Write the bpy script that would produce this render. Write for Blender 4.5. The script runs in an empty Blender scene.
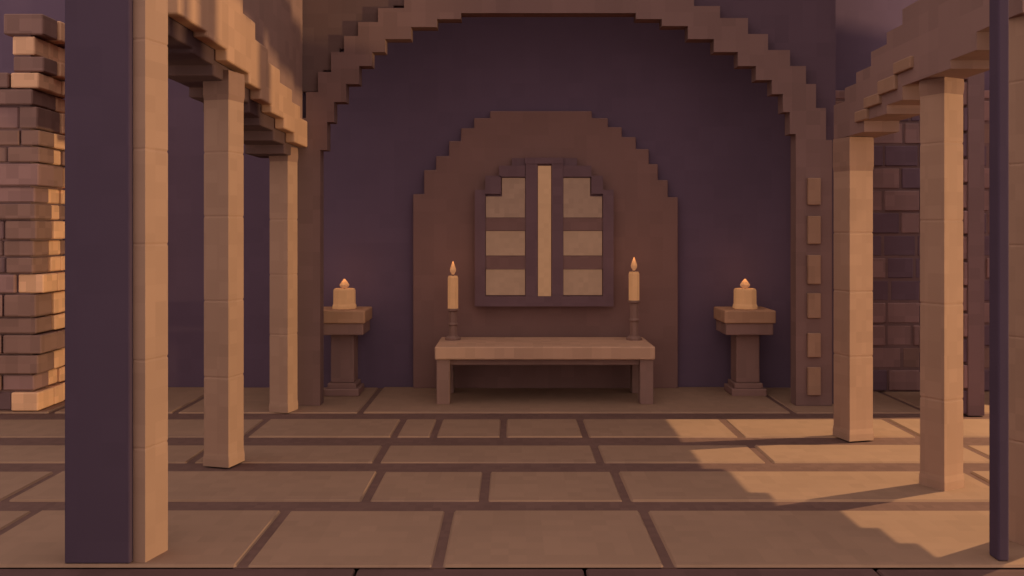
import bpy, bmesh, math, random
from mathutils import Vector

# ------------------------------------------------------------------ camera
S = bpy.context.scene
COL = S.collection
F = 900.0                      # focal length for a 1024 px wide frame
CAM_H = 1.62                   # eye height above the flagstones
HORIZON = 230.0
cam_data = bpy.data.cameras.new('camera')
cam_data.sensor_width = 36.0
cam_data.lens = F / 1024.0 * 36.0
cam_data.shift_y = -(288.0 - HORIZON) / 1024.0
cam_data.clip_end = 200
cam = bpy.data.objects.new('camera', cam_data)
COL.objects.link(cam)
cam.location = (0, 0, CAM_H)
cam.rotation_euler = (math.radians(90), 0, 0)
S.camera = cam

# ------------------------------------------------------------------ world, lights, exposure
S.view_settings.view_transform = 'Standard'
S.view_settings.look = 'None'
S.view_settings.exposure = 0.0
S.view_settings.gamma = 1.0
S.view_settings.use_curve_mapping = False
S.cycles.use_denoising = True
S.cycles.max_bounces = 6

world = bpy.data.worlds.new('dusk_sky')
S.world = world
world.use_nodes = True
bg = world.node_tree.nodes['Background']
bg.inputs['Color'].default_value = (1.0, 0.985, 1.02, 1)
bg.inputs['Strength'].default_value = 1.0

LAMP = Vector((8.0, 8.0, 8.5))          # high beam, cut to shape by the stepped panel added on the right
sp = bpy.data.lights.new('evening_beam', 'SPOT')
sp.energy = 5500
sp.color = (1.0, 0.86, 0.50)
sp.spot_size = math.radians(34)
sp.spot_blend = 0.05
sp.shadow_soft_size = 0.03
spo = bpy.data.objects.new('evening_beam', sp)
COL.objects.link(spo)
spo.location = LAMP
spo.rotation_euler = (Vector((2.4, 6.0, 0)) - LAMP).to_track_quat('-Z', 'Y').to_euler()

ar = bpy.data.lights.new('low_fill', 'AREA')   # unseen area lamp added to light the columns' right sides
ar.energy = 3900
ar.color = (1.0, 0.86, 0.50)
ar.shape = 'RECTANGLE'
ar.size = 0.5
ar.size_y = 0.5
aro = bpy.data.objects.new('low_fill', ar)
COL.objects.link(aro)
aro.location = (20, 1.4, 0.3)
aro.rotation_euler = (Vector((-1.9, 6.4, 1.6)) - Vector((20, 1.4, 0.3))).to_track_quat('-Z', 'Y').to_euler()

# ------------------------------------------------------------------ materials
def lin(c):
    c /= 255.0
    return c / 12.92 if c <= 0.04045 else ((c + 0.055) / 1.055) ** 2.4

def mat(name, rgb, gain=1.0, cell=0.07, amp=0.10, stain=0.10, rough=0.95, emit=0.0, emit_rgb=None):
    """stone / plaster / wax: a base colour mottled in small square cells and in broad soft stains"""
    m = bpy.data.materials.new(name)
    m.use_nodes = True
    nt = m.node_tree
    b = nt.nodes['Principled BSDF']
    b.inputs['Roughness'].default_value = rough
    b.inputs['Specular IOR Level'].default_value = 0.08
    col = [min(0.95, lin(v) / gain) for v in rgb]
    tc = nt.nodes.new('ShaderNodeTexCoord')
    sn = nt.nodes.new('ShaderNodeVectorMath'); sn.operation = 'SNAP'
    sn.inputs[1].default_value = (cell, cell, cell)
    off = nt.nodes.new('ShaderNodeVectorMath'); off.operation = 'ADD'
    off.inputs[1].default_value = (0.0173, 0.0131, 0.0117)
    nt.links.new(tc.outputs['Object'], off.inputs[0])
    nt.links.new(off.outputs[0], sn.inputs[0])
    wn = nt.nodes.new('ShaderNodeTexWhiteNoise'); wn.noise_dimensions = '3D'
    nt.links.new(sn.outputs[0], wn.inputs['Vector'])
    nz = nt.nodes.new('ShaderNodeTexNoise')
    nz.inputs['Scale'].default_value = 1.7
    nz.inputs['Detail'].default_value = 3
    nt.links.new(sn.outputs[0], nz.inputs['Vector'])
    m1 = nt.nodes.new('ShaderNodeMapRange')
    m1.inputs['To Min'].default_value = 1 - amp; m1.inputs['To Max'].default_value = 1 + amp
    nt.links.new(wn.outputs['Value'], m1.inputs['Value'])
    m2 = nt.nodes.new('ShaderNodeMapRange')
    m2.inputs['From Min'].default_value = 0.3; m2.inputs['From Max'].default_value = 0.7
    m2.inputs['To Min'].default_value = 1 - stain; m2.inputs['To Max'].default_value = 1 + stain
    nt.links.new(nz.outputs['Fac'], m2.inputs['Value'])
    mu = nt.nodes.new('ShaderNodeMath'); mu.operation = 'MULTIPLY'
    nt.links.new(m1.outputs[0], mu.inputs[0]); nt.links.new(m2.outputs[0], mu.inputs[1])
    vm = nt.nodes.new('ShaderNodeVectorMath'); vm.operation = 'SCALE'
    vm.inputs[0].default_value = col
    nt.links.new(mu.outputs[0], vm.inputs['Scale'])
    nt.links.new(vm.outputs[0], b.inputs['Base Color'])
    if emit:
        er = emit_rgb or rgb
        ev = nt.nodes.new('ShaderNodeVectorMath'); ev.operation = 'SCALE'
        ev.inputs[0].default_value = [lin(v) for v in er]
        nt.links.new(mu.outputs[0], ev.inputs['Scale'])
        nt.links.new(ev.outputs[0], b.inputs['Emission Color'])
        b.inputs['Emission Strength'].default_value = emit
    return m

PLUM = (64, 45, 52)
M = {}
M['plum_wall'] = mat('plum_plaster', (63, 45, 52), 0.43, 0.15, 0.03, 0.03)
M['plum_arch'] = mat('plum_arch_wall', (66, 46, 50), 0.62, 0.13, 0.05, 0.06)
M['plum_post'] = mat('plum_timber', (62, 44, 52), 0.74, 0.12, 0.03, 0.02)
M['slab'] = mat('flagstone', (121, 87, 68), 0.78, 0.09, 0.04, 0.05)
M['grout'] = mat('floor_mortar', (90, 61, 52), 0.80, 0.05, 0.08, 0.08)
M['kerb'] = mat('kerb_stone', (78, 51, 46), 0.80, 0.12, 0.06, 0.10)
M['earth'] = mat('trodden_earth', (84, 58, 48), 0.9, 0.12, 0.06, 0.10)
M['column'] = mat('column_stone', (119, 85, 67), 0.60, 0.085, 0.05, 0.06)
M['capital'] = mat('capital_stone', (104, 72, 58), 0.62, 0.08, 0.06, 0.06)
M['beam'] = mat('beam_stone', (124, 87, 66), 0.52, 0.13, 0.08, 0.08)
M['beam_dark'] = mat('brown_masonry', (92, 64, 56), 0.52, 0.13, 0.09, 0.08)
M['arch'] = mat('arch_stone', (88, 61, 54), 0.58, 0.13, 0.07, 0.08)
M['facing'] = mat('spandrel_stone', (86, 60, 53), 0.78, 0.13, 0.07, 0.08)
M['upper_wall'] = mat('upper_wall_masonry', (100, 70, 60), 0.56, 0.13, 0.07, 0.06)
M['backing'] = mat('arcade_soffit_shade', (76, 52, 49), 0.85, 0.13, 0.08, 0.08)
M['quoin'] = mat('quoin_stone', (112, 78, 60), 0.60, 0.10, 0.06, 0.06)
M['alcove'] = mat('alcove_stone', (82, 55, 48), 0.45, 0.13, 0.05, 0.05)
M['frame'] = mat('window_timber', (70, 48, 48), 0.45, 0.09, 0.06, 0.04)
M['bar'] = mat('glazing_bar_timber', (80, 54, 48), 0.45, 0.09, 0.06, 0.04)
M['brick'] = mat('old_brick', (94, 65, 56), 0.55, 0.11, 0.12, 0.10)
M['brick_dim'] = mat('sooty_brick', (86, 59, 54), 0.40, 0.11, 0.10, 0.10)
M['brick_dark'] = mat('burnt_brick', (68, 47, 50), 0.45, 0.11, 0.06, 0.05)
M['lit_edge_brick'] = mat('lit_edge_brick', (138, 97, 72), 0.42, 0.09, 0.12, 0.10)  # sunlit edge of the pier put into a paler brick colour
M['mortar'] = mat('wall_mortar', (78, 54, 50), 0.48, 0.10, 0.06, 0.05)
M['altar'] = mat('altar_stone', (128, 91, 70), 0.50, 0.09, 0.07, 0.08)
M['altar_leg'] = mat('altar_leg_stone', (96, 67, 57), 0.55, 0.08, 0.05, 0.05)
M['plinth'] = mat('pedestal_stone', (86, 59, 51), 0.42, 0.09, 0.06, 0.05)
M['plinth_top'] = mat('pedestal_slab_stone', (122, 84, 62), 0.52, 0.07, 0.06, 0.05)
M['wax'] = mat('candle_wax', (150, 104, 68), 0.8, 0.06, 0.04, 0.04, 0.6, emit=0.5, emit_rgb=(166, 114, 76))  # candle glow put into the wax as emission
M['wick'] = mat('wick', (52, 36, 36), 0.6)
M['flame'] = mat('flame', (150, 104, 68), 0.8, emit=0.8, emit_rgb=(150, 102, 70))
M['iron'] = mat('candlestick_brass', (90, 62, 52), 0.5, 0.05, 0.06, 0.04, 0.6)
M['pane'] = mat('dusk_glass', (60, 42, 40), 1.0, 0.05, 0.05, 0.05, 0.4, emit=0.85, emit_rgb=(130, 92, 68))
M['pane_dim'] = mat('dim_dusk_glass', (60, 42, 40), 1.0, 0.05, 0.08, 0.05, 0.4, emit=0.72, emit_rgb=(126, 89, 68))
M['pane_slit'] = mat('amber_glass', (60, 42, 40), 1.0, 0.05, 0.04, 0.04, 0.4, emit=1.0, emit_rgb=(146, 102, 70))

# ------------------------------------------------------------------ mesh helpers
class MB:
    def __init__(self):
        self.bm = bmesh.new()

    def box(self, x0, x1, y0, y1, z0, z1, mi=0, bev=0.0):
        v = [self.bm.verts.new(p) for p in ((x0, y0, z0), (x1, y0, z0), (x1, y1, z0), (x0, y1, z0),
                                            (x0, y0, z1), (x1, y0, z1), (x1, y1, z1), (x0, y1, z1))]
        fs = []
        for q in ((0, 3, 2, 1), (4, 5, 6, 7), (0, 1, 5, 4), (1, 2, 6, 5), (2, 3, 7, 6), (3, 0, 4, 7)):
            f = self.bm.faces.new([v[i] for i in q]); f.material_index = mi; fs.append(f)
        if bev:
            es = list({e for f in fs for e in f.edges})
            r = bmesh.ops.bevel(self.bm, geom=es, offset=bev, segments=1, profile=0.5, affect='EDGES')
            for f in r['faces']:
                f.material_index = mi

    def prism(self, pts, a0, a1, axis, mi=0):
        """pts: a closed outline; axis 'y' -> pts are (x,z); axis 'x' -> pts are (y,z); axis 'z' -> pts are (x,y)"""
        def P(p, a):
            return {'y': (p[0], a, p[1]), 'x': (a, p[0], p[1]), 'z': (p[0], p[1], a)}[axis]
        A = [self.bm.verts.new(P(p, a0)) for p in pts]
        B = [self.bm.verts.new(P(p, a1)) for p in pts]
        fs = [self.bm.faces.new(A), self.bm.faces.new(list(reversed(B)))]
        n = len(pts)
        for i in range(n):
            j = (i + 1) % n
            fs.append(self.bm.faces.new((A[j], A[i], B[i], B[j])))
        for f in fs:
            f.material_index = mi

    def lathe(self, cx, cy, prof, n=8, phase=None, mi=0):
        """prof: list of (apothem, z); n flat sides, one of them facing the viewer"""
        k = 1.0 / math.cos(math.pi / n)
        ph = math.pi / n if phase is None else phase
        rings = []
        for r, z in prof:
            rings.append([self.bm.verts.new((cx + r * k * math.cos(ph + 2 * math.pi * i / n),
                                             cy + r * k * math.sin(ph + 2 * math.pi * i / n), z)) for i in range(n)])
        for a, b in zip(rings, rings[1:]):
            for i in range(n):
                f = self.bm.faces.new((a[i], a[(i + 1) % n], b[(i + 1) % n], b[i])); f.material_index = mi
        f = self.bm.faces.new(list(reversed(rings[0]))); f.material_index = mi
        f = self.bm.faces.new(rings[-1]); f.material_index = mi

    def build(self, name, mats, parent=None, bevel=0.0, origin=None):
        bmesh.ops.recalc_face_normals(self.bm, faces=self.bm.faces)
        if origin is not None:
            bmesh.ops.translate(self.bm, vec=-Vector(origin), verts=self.bm.verts)
        me = bpy.data.meshes.new(name)
        self.bm.to_mesh(me); self.bm.free()
        for m in (mats if isinstance(mats, (list, tuple)) else [mats]):
            me.materials.append(M[m])
        o = bpy.data.objects.new(name, me)
        COL.objects.link(o)
        if parent is not None:
            o.parent = parent
        elif origin is not None:
            o.location = origin
        if bevel:
            b = o.modifiers.new('edge_wear', 'BEVEL')
            b.width = bevel; b.segments = 2; b.limit_method = 'ANGLE'; b.angle_limit = math.radians(30)
        return o

def structure(o, label=None):
    o['kind'] = 'structure'
    if label:
        o['label'] = label
    return o

def thing(name, label, cat, loc, group=None):
    o = bpy.data.objects.new(name, None)
    o.empty_display_size = 0.2
    COL.objects.link(o)
    o.location = loc
    o['label'] = label; o['category'] = cat; o['kind'] = 'thing'
    if group:
        o['group'] = group
    return o

rnd = random.Random(7)

# ------------------------------------------------------------------ floor
f = MB()
f.box(-7, 9, 4.35, 9.3, -0.25, -0.012, 1)
rows = [(4.35, 5.21), (5.40, 6.05), (6.29, 6.79), (7.07, 7.72), (8.00, 9.28)]
joints = [
    [-4.2, -2.75, -1.31, -0.36, 0.76, 3.35, 5.0, 6.6],
    [-5.6, -4.3, -3.05, -0.88, -0.17, 0.69, 3.05, 4.4, 6.0],
    [-5.2, -4.0, -2.25, -0.95, 0.62, 1.80, 3.4, 4.7, 6.2],
    [-5.8, -4.6, -3.3, -2.1, -0.93, -0.62, -0.07, 0.58, 1.80, 3.2, 4.5, 5.9],
    [-5.4, -4.1, -3.0, -1.35, 2.5, 3.7, 5.1, 6.5],
]
for (y0, y1), js in zip(rows, joints):
    xs = [-7] + js + [7.6, 9]
    for a, b in zip(xs, xs[1:]):
        h = rnd.uniform(-0.004, 0.003)
        f.box(a + 0.025, b - 0.025, y0, y1, -0.10, h, 0, 0.012)
structure(f.build('floor', ['slab', 'grout']), 'brown flagstone floor laid in wide rows')

k = MB()
for a, b in ((-7, -4.9), (-4.9, -3.1), (-3.1, -0.75), (-0.75, 0.35), (0.35, 1.75), (1.75, 3.9), (3.9, 8)):
    k.box(a + 0.006, b - 0.006, 3.95, 4.345, -0.25, -0.014 + rnd.uniform(-0.004, 0.002), 0, 0.008)
structure(k.build('trim_1', 'kerb'), 'dark stone kerb along the front edge of the floor')

g = MB()
g.box(-7, 8, -3.0, 3.95, -0.40, -0.25)
structure(g.build('floor_lower', 'earth'))

# ------------------------------------------------------------------ back wall, alcove, window
b = MB()
b.box(-7, 9, 9.30, 9.70, -0.25, 4.8)
structure(b.build('wall_back', 'plum_wall'), 'dark plum plastered back wall')

def px(x, y, Y):
    return ((x - 512) * Y / F, CAM_H - (y - HORIZON) * Y / F)

YA = 9.20
al = [(413, 387), (413, 194), (424, 194), (424, 170), (436, 170), (436, 156), (449, 156), (449, 141), (461, 141), (461, 128),
      (474, 128), (474, 118), (490, 118), (490, 111), (592, 111), (592, 118), (608, 118), (608, 127), (622, 127), (622, 137),
      (636, 137), (636, 149), (649, 149), (649, 164), (658, 164), (658, 180), (668, 180), (668, 197), (678, 197), (678, 387)]
a = MB()
pts = [px(x, y, YA) for x, y in al]
pts[0] = (pts[0][0], 0.0); pts[-1] = (pts[-1][0], 0.0)
a.prism(pts, YA, 9.30, 'y')
structure(a.build('trim_2', 'alcove', bevel=0.012), 'stepped round-topped brown alcove panel on the back wall')

YW = 9.12
win = thing('window_1', 'round-topped lit window of six panes and a bright central slit', 'window', (0.34, YW, 0))
win['kind'] = 'structure'
O = Vector((0.34, YW, 0))
def wbox(mb, x0, x1, y0, y1, d0, d1, mi=0, bev=0.0):
    X0, Z1 = px(x0, y0, YW); X1, Z0 = px(x1, y1, YW)
    mb.box(X0 - O.x, X1 - O.x, d0 - O.y, d1 - O.y, Z0, Z1, mi, bev)
fr_out = [(475, 306), (475, 190), (487, 190), (487, 176), (499, 176), (499, 166), (512, 166), (512, 158), (577, 158), (577, 166),
          (590, 166), (590, 176), (602, 176), (602, 190), (613, 190), (613, 306)]
m = MB()
m.prism([(px(x, y, YW)[0] - O.x, px(x, y, YW)[1]) for x, y in fr_out], 9.13 - O.y, 9.20 - O.y, 'y')
m.build('window_backing', 'frame', win)
m = MB()      # frame members standing proud, stepped at the shoulders
wbox(m, 475, 485.5, 190, 306, 9.07, 9.13)
wbox(m, 602.5, 613, 190, 306, 9.07, 9.13)
wbox(m, 485.5, 602.5, 296, 306, 9.07, 9.13)
wbox(m, 485.5, 501, 176, 194, 9.07, 9.13)
wbox(m, 591, 602.5, 176, 194, 9.07, 9.13)
wbox(m, 499, 525, 166, 177, 9.07, 9.13)
wbox(m, 563, 591, 166, 177, 9.07, 9.13)
wbox(m, 525, 563, 158, 164, 9.07, 9.13)
m.build('window_frame', 'frame', win)
for x0, x1 in ((525.5, 537.5), (551.5, 563)):
    m = MB(); wbox(m, x0, x1, 164, 296, 9.075, 9.13); m.build('mullion', 'frame', win)
for x0, x1 in ((485.5, 525.5), (563, 602.5)):
    for y0, y1 in ((218, 230.5), (256, 269)):
        m = MB(); wbox(m, x0, x1, y0, y1, 9.085, 9.13); m.build('glazing_bar', 'bar', win)
for side, (x0, x1, n0, n1) in enumerate(((486, 525, 502, 525), (563.5, 602, 563.5, 590))):
    m = MB()
    pp = [(x0, 217.5), (x0, 196.5), (n0, 196.5), (n0, 178), (n1, 178), (n1, 196.5), (x1, 196.5), (x1, 217.5)]
    pp = [p for i, p in enumerate(pp) if i == 0 or p != pp[i - 1]]
    m.prism([(px(x, y, YW)[0] - O.x, px(x, y, YW)[1]) for x, y in pp], 9.115 - O.y, 9.13 - O.y, 'y')
    m.build('pane', 'pane_dim', win)
    for y0, y1 in ((231, 255.5), (269.5, 295)):
        m = MB(); wbox(m, x0, x1, y0, y1, 9.115, 9.13); m.build('pane', 'pane', win)
m = MB(); wbox(m, 538, 551, 166, 296, 9.10, 9.13); m.build('slit_pane', 'pane_slit', win)['label'] = 'bright amber slit of glass'

# ------------------------------------------------------------------ chancel arch
YF = 8.30
inner = [(320, 404), (320, 150), (327, 150), (327, 122), (334, 122), (334, 102), (346, 102), (346, 84), (359, 84), (359, 66), (372, 66),
         (372, 52), (385, 52), (385, 39), (411, 39), (411, 27), (437, 27), (437, 19), (461, 19), (461, 13), (636, 13), (636, 19),
         (662, 19), (662, 26), (688, 26), (688, 39), (714, 39), (714, 52), (738, 52), (738, 66), (756, 66), (756, 80),
         (772, 80), (772, 94), (783, 94), (783, 112), (790, 112), (790, 134), (796, 134), (796, 404)]
inn = [px(x, y, YF) for x, y in inner]
inn[0] = (inn[0][0], 0.0); inn[-1] = (inn[-1][0], 0.0)
w = MB()
XL, XR, ZT = -2.06, 3.02, 4.7
off = []
for x, z in inn:                       # opening of the plain wall: a little wider than the ring's
    off.append((x + (0.10 if x > 0.42 else -0.10), z + (0.10 if z > 0.05 else 0)))
w.prism([(XL, 0)] + off + [(XR, 0), (XR, ZT), (XL, ZT)], 8.40, 8.58, 'y')
structure(w.build('wall_chancel', 'plum_arch'), 'dark wall above the wide chancel arch')
ring_out = [(296, 404), (296, 118), (306, 118), (306, 92), (318, 92), (318, 72), (331, 72), (331, 52), (344, 52), (344, 36), (358, 36), (358, 22),
            (378, 22), (378, 8), (404, 8), (404, -4), (436, -4), (436, -14), (664, -14), (664, -5), (694, -5), (694, 6), (720, 6),
            (720, 18), (748, 18), (748, 34), (768, 34), (768, 50), (790, 50), (790, 66), (806, 66), (806, 84), (816, 84), (816, 108),
            (826, 108), (826, 140), (832, 140), (832, 404)]
ro = [px(x, y, YF) for x, y in ring_out]
ro[0] = (ro[0][0], 0.0); ro[-1] = (ro[-1][0], 0.0)
r = MB()
r.prism(inn + list(reversed(ro)), YF, 8.46, 'y', 0)
for y0, y1 in ((178, 205), (216, 244), (255, 284), (293, 318), (333, 357), (367, 395)):     # pale quoins on the right jamb
    X0, Z1 = px(807, y0, YF); X1, Z0 = px(820, y1, YF)
    r.box(X0, X1, YF - 0.03, YF + 0.1, Z0, Z1, 1, 0.006)
structure(r.build('trim_3', ['arch', 'quoin']), 'stepped brown stone arch ring with pale quoins on its right jamb')

sl = MB()
sl.prism([(-2.05, 2.9), (-1.75, 2.9), (-1.75, 3.1), (-1.6, 3.1), (-1.6, 3.3), (-1.4, 3.3), (-1.4, 3.5), (-1.1, 3.5), (-1.1, 3.7), (-0.6, 3.7), (-0.6, 4.7), (-2.05, 4.7)], 8.35, 8.41, 'y')
structure(sl.build('trim_6', 'facing', bevel=0.01), 'brown masonry facing above the left shoulder of the arch')

# ------------------------------------------------------------------ left arcade
bl = MB()
low = [(5.08, 2.84), (5.55, 2.84), (5.55, 2.81), (5.95, 2.81), (5.95, 2.74), (6.45, 2.74), (6.45, 2.67), (6.75, 2.67), (6.75, 2.60),
       (7.05, 2.60), (7.05, 2.54), (7.45, 2.54), (7.45, 2.46), (7.80, 2.46), (7.80, 2.38), (8.28, 2.38)]
up = [(8.28, 2.62), (8.0, 2.62), (8.0, 2.72), (7.7, 2.72), (7.7, 2.82), (7.3, 2.82), (7.3, 2.92), (6.95, 2.92), (6.95, 3.02), (6.6, 3.02),
      (6.6, 3.14), (6.3, 3.14), (6.3, 3.9), (5.08, 3.9)]
bl.prism(low + up, -1.97, -1.88, 'x', 0)
bl.prism([(y, z - 0.10) for y, z in low] + up, -2.32, -1.97, 'x', 1)      # behind the rib, a little deeper: soffit shade put into the stone colour
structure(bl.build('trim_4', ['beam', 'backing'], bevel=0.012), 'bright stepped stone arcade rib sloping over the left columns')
wl = MB()
wl.prism([(6.31, 3.15), (6.61, 3.15), (6.61, 3.03), (6.96, 3.03), (6.96, 2.93), (7.31, 2.93), (7.31, 2.83), (7.71, 2.83), (7.71, 2.73),
          (8.01, 2.73), (8.01, 2.63), (8.29, 2.63), (8.29, 4.7), (6.31, 4.7)], -2.13, -1.93, 'x')
structure(wl.build('wall_left', 'upper_wall'), 'brown masonry wall above the left arcade rib')

# ------------------------------------------------------------------ right arcade
br = MB()
lowr = [(4.55, 2.72), (5.0, 2.72), (5.0, 2.62), (5.3, 2.62), (5.3, 2.57), (5.95, 2.57), (5.95, 2.48), (6.2, 2.48), (6.2, 2.42), (6.6, 2.42),
        (6.6, 2.34), (7.22, 2.34)]
upr = [(7.22, 2.62), (6.98, 2.62), (6.98, 2.72), (6.75, 2.72), (6.75, 2.80), (6.47, 2.80), (6.47, 2.90), (6.2, 2.90), (6.2, 2.98), (5.95, 2.98),
       (5.95, 3.08), (5.7, 3.08), (5.7, 4.2), (4.55, 4.2)]
br.prism(lowr + upr, 2.58, 2.84, 'x')
for y0, y1, z0, z1 in ((6.28, 6.55, 2.50, 2.58), (6.02, 6.30, 2.56, 2.66), (5.78, 6.04, 2.66, 2.74), (6.5, 6.72, 2.42, 2.50)):
    br.box(2.555, 2.60, y0, y1, z0, z1, 1, 0.006)      # pale blocks painting the lit bits of the rib
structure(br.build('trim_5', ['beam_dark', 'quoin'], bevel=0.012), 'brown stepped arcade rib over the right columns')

# panel added with a stepped lintel to shape the floor's patch of light
XW = 4.0
edge = [(2.60, 2.20), (4.46, 2.20), (4.46, 2.10), (4.66, 2.10), (4.66, 2.00), (4.90, 2.00), (4.90, 1.90), (5.22, 1.90), (5.22, 1.58), (5.55, 1.58), (5.55, 1.46),
        (6.15, 1.46), (6.15, 1.32), (7.74, 1.32)]        # (Y, X) on the floor
lint = []
for Y, X in edge:
    t = (LAMP.x - XW - 0.12) / (LAMP.x - X)
    lint.append((LAMP.y + t * (Y - LAMP.y), LAMP.z * (1 - t)))
ow = MB()
ye = lint[-1][0]
poly = [(3.2, 0), (3.5, 0), (3.5, lint[0][1])] + [p for p in lint if p[0] > 3.55] + [(ye, 0), (8.75, 0), (8.75, 5.6), (3.2, 5.6)]
ow.prism(poly, XW - 0.02, XW + 0.12, 'x')
zz = 0.0; row = 0
while zz < 3.3:                     # brick courses on the inner face of its far end
    y = ye + 0.012 - (0.2 if row % 2 else 0.0)
    while y < 8.74:
        L = rnd.uniform(0.32, 0.46)
        y0, y1 = max(ye + 0.01, y + 0.012), min(8.74, y + L - 0.012)
        if y1 - y0 > 0.04:
            ow.box(XW - 0.05, XW, y0, y1, zz + 0.012, zz + 0.213, rnd.choice((1, 1, 2)), 0.008)
        y += L
    zz += 0.225; row += 1
structure(ow.build('beam_mask_wall', ['mortar', 'brick_dim', 'brick_dark']), 'added masonry panel with a tall opening that shapes the floor light')
wr = MB()
wr.box(8.2, 8.45, 5.35, 9.3, -0.25, 2.7)
structure(wr.build('lamp_block_wall', 'plum_wall'))  # unseen wall added to keep the low area lamp off the recess

# brick end wall of the right aisle
bw = MB()
bw.box(3.03, 6.5, 9.034, 9.28, 0, 3.02, 0)
zz = 0.0; row = 0
while zz < 2.95:
    hh = 0.225
    x = 3.03 - (0.16 if row % 2 else 0.0)
    while x < 6.5:
        L = rnd.uniform(0.26, 0.44)
        x0, x1 = max(3.035, x + 0.012), min(6.49, x + L - 0.012)
        if x1 - x0 > 0.05:
            mi = 2 if (row % 2 == 0 and rnd.random() < 0.55) or rnd.random() < 0.15 else (1 if rnd.random() < 0.72 else 3)
            bw.box(x0, x1, 9.02 + rnd.uniform(-0.008, 0.012), 9.1, zz + 0.012, min(3.02, zz + hh - 0.012), mi, 0.008)
        x += L
    zz += hh; row += 1
structure(bw.build('wall_end', ['mortar', 'brick_dim', 'brick_dark', 'brick']), 'dark brick end wall of the right aisle')

# ------------------------------------------------------------------ ruined brick pier, left edge
bp_loc = Vector((-4.6, 8.3, 0))
bp = thing('brick_pier', 'ruined brick pier with a sunlit ragged edge at the far left', 'pier', bp_loc)
core = MB(); bricks = MB()
core.box(-0.62, 0.285, -0.235, 0.34, 0, 2.93, 0)
core.box(0.14, 0.285, -0.235, 0.34, 2.93, 3.50, 0)
zz = 0.0; row = 0
while zz < 3.50:
    hh = rnd.choice((0.15, 0.18, 0.21))
    z1 = min(zz + hh, 3.56)
    xl = -0.70 if zz < 2.75 else (-0.2 if zz < 2.95 else (0.13 if zz < 3.3 else 0.05))
    xr = 0.36 + rnd.choice((0, 0.02, 0.05, -0.03))
    x = xl - (0.15 if row % 2 else 0)
    while x < xr - 0.02:
        L = rnd.uniform(0.22, 0.42)
        x0, x1 = max(xl, x + 0.008), min(xr, x + L - 0.008)
        if xr - (x + L) < 0.14:
            x1 = xr
        if x1 - x0 > 0.03:
            bricks.box(x0, x1, -0.28 + rnd.choice((0, 0.015, 0.03, -0.012)), 0.0, zz + 0.008, z1 - 0.008, (rnd.choice((3, 0)) if x1 == xr and x1 - x0 < 0.26 else rnd.choice((0, 0, 0, 1, 2))), 0.010)
        if x1 == xr:
            break
        x += L
    y = 0.0 if row % 2 else 0.01
    while y < 0.36:
        L = rnd.uniform(0.16, 0.24)
        bricks.box(0.1, xr + rnd.choice((0, -0.02, 0.02)), y + 0.006, min(0.40, y + L - 0.006), zz + 0.008, z1 - 0.008, rnd.choice((3, 3, 3, 0)), 0.010)
        y += L
    zz = z1; row += 1
core.build('core', 'mortar', bp)
bricks.build('brickwork', ['brick', 'brick_dim', 'mortar', 'lit_edge_brick'], bp)

# ------------------------------------------------------------------ columns
def column(name, label, x, y, w, top, caps, n=8, phase=None):
    t = thing(name, label, 'column', (x, y, 0))
    a = w / 2
    m = MB(); m.lathe(0, 0, [(a * 1.05, 0), (a * 1.05, 0.05), (a * 1.0, 0.09)], n, phase); m.build('base', 'column', t)
    m = MB()
    prof = [(a, 0.09)]
    z = 0.09
    while z < top - caps - 0.5:                       # stone drums with a fine worn joint
        z += rnd.uniform(0.42, 0.6)
        if z > top - caps - 0.2:
            break
        prof += [(a, z - 0.012), (a * 0.965, z), (a, z + 0.012)]
    prof.append((a, top - caps))
    m.lathe(0, 0, prof, n, phase); m.build('shaft', 'column', t)
    m = MB(); m.lathe(0, 0, [(a, top - caps), (a * 1.05, top - caps + 0.04), (a * 1.05, top - 0.03), (a * 1.02, top)], n, phase)
    m.build('capital', 'capital', t)
    return t

column('column', 'lit stone column under the bright left rib, right of the tall front left pier', -2.0, 6.25, 0.190, 2.71, 0.20, 4, math.radians(-60))
column('column', 'slim stone column farthest back on the left, beside the chancel arch', -2.05, 8.08, 0.178, 2.36, 0.13, 4, math.radians(-60))
column('column', 'tall stone column on the right between the dark brick wall and the front right pier', 2.72, 5.70, 0.176, 2.57, 0.10, 4, math.radians(-18))
column('column', 'broadly lit stone column standing left of the taller right column, near the arch\'s right jamb', 2.66, 7.02, 0.205, 2.335, 0.26, 4, math.radians(-30))

# front piers: a dark square post with an engaged stone shaft on its right
def pier(name, label, px0, px1, py, sx, sy, a, top, deep, turn):
    t = thing(name, label, 'pier', (px1, py, 0))
    m = MB(); m.box(px0 - px1, 0, -0.02, deep, 0, top); m.build('post', 'plum_post', t, bevel=0.008)['label'] = 'dark plum square post'
    m = MB()
    prof = [(a, 0.0)]
    z = 0.0
    while z < top - 0.7:
        z += rnd.uniform(0.42, 0.6)
        prof += [(a, z - 0.01), (a * 0.97, z), (a, z + 0.01)]
    prof.append((a, top))
    m.lathe(sx - px1, sy - py, prof, 4, math.radians(turn)); m.build('shaft', 'column', t)['label'] = 'pale stone shaft'
pier('pier', 'front left pier of a broad dark post and a lit stone shaft', -2.172, -1.853, 4.385, -1.848, 4.49, 0.088, 3.6, 0.18, -60)
pier('pier', 'front right pier, a narrow dark post and stone shaft at the picture\'s right edge', 2.378, 2.432, 4.42, 2.70, 4.69, 0.095, 3.6, 0.07, -18)

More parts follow.
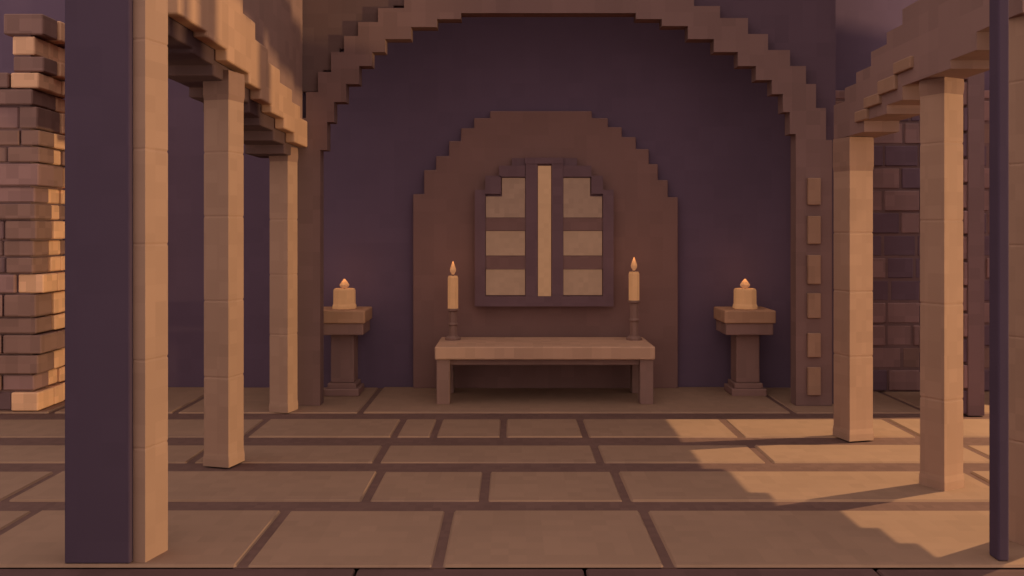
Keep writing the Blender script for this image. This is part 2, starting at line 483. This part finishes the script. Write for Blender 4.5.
# ------------------------------------------------------------------ altar
al_loc = Vector((0.305, 8.78, 0))
al = thing('altar', 'long low stone altar table under the lit window', 'altar', al_loc)
m = MB(); m.box(-1.02, 1.02, -0.46, 0.31, 0.42, 0.54); m.build('top_slab', 'altar', al, bevel=0.012)
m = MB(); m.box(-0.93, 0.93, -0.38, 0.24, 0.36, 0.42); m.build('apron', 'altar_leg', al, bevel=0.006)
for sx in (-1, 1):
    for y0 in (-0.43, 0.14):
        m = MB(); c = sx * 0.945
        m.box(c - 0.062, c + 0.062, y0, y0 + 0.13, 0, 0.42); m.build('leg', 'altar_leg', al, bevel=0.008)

# ------------------------------------------------------------------ altar candlesticks
def flame_mesh(m, r, z0, h, n=8):
    prof = [(r * 0.35, z0), (r * 0.9, z0 + h * 0.22), (r, z0 + h * 0.38), (r * 0.62, z0 + h * 0.68), (r * 0.12, z0 + h)]
    m.lathe(0, 0, prof, n)

def candlestick(label, x, y, zc, zt):
    t = thing('candlestick', label, 'candlestick', (x, y, 0.54), 'candlesticks on the altar')
    m = MB(); m.lathe(0, 0, [(0.075, 0), (0.075, 0.02), (0.04, 0.045)], 8); m.build('foot', 'iron', t)
    m = MB(); m.lathe(0, 0, [(0.04, 0.045), (0.038, zc * 0.45), (0.05, zc * 0.5), (0.038, zc * 0.56), (0.040, zc - 0.03), (0.058, zc - 0.02), (0.058, zc)], 8)
    m.build('stem', 'iron', t)
    c = MB(); c.lathe(0, 0, [(0.05, zc), (0.05, zt - 0.02), (0.042, zt)], 8); cb = c.build('candle', 'wax', t)
    k = MB(); k.lathe(0, 0, [(0.006, zt - 0.01), (0.006, zt + 0.035)], 6); k.build('wick', 'wick', cb)
    k = MB(); flame_mesh(k, 0.030, zt + 0.012, 0.13); k.build('flame', 'flame', cb)
    L = bpy.data.lights.new('candle_light', 'POINT'); L.energy = 0.5; L.color = (1.0, 0.62, 0.28); L.shadow_soft_size = 0.05
    lo = bpy.data.objects.new('candle_light', L); COL.objects.link(lo); lo.location = (x, y - 0.02, 0.54 + zt + 0.16)

yc = 8.85
candlestick('tall lit candle in a slim holder on the left end of the altar', (453 - 512) * yc / F, yc, 0.31, 0.63)
candlestick('tall lit candle in a slim holder on the right end of the altar', (634 - 512) * yc / F, yc, 0.39, 0.67)

# ------------------------------------------------------------------ pedestals and their thick candles
def pedestal(label, x, y):
    t = thing('pedestal', label, 'pedestal', (x, y, 0), 'pedestals beside the altar')
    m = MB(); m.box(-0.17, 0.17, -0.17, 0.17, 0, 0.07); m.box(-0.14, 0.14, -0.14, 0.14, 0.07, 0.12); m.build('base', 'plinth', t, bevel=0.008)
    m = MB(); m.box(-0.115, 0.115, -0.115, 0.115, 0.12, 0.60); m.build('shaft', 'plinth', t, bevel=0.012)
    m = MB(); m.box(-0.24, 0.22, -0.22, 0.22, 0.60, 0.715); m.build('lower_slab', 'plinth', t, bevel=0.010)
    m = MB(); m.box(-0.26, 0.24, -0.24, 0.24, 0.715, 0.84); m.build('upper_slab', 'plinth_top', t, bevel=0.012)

def pillar_candle(label, x, y):
    t = thing('pillar_candle', label, 'candle', (x, y, 0.84), 'thick candles on the pedestals')
    m = MB(); m.lathe(0, 0, [(0.112, 0), (0.112, 0.03), (0.104, 0.05), (0.103, 0.18), (0.096, 0.20), (0.07, 0.20), (0.06, 0.185)], 8); m.build('wax_body', 'wax', t, bevel=0.006)
    k = MB(); k.lathe(0, 0, [(0.007, 0.18), (0.007, 0.225)], 6); k.build('wick', 'wick', t)
    k = MB(); flame_mesh(k, 0.046, 0.20, 0.095); k.build('flame', 'flame', t)
    L = bpy.data.lights.new('candle_light', 'POINT'); L.energy = 1.0; L.color = (1.0, 0.62, 0.28); L.shadow_soft_size = 0.05
    lo = bpy.data.objects.new('candle_light', L); COL.objects.link(lo); lo.location = (x, y - 0.02, 0.84 + 0.36)

yp = 8.94
for side, xc in (('left', 344.5), ('right', 745)):
    x = (xc - 512) * yp / F
    pedestal('square stone pedestal standing %s of the altar' % side, x, yp)
    pillar_candle('thick lit candle on the pedestal %s of the altar' % side, x, yp)
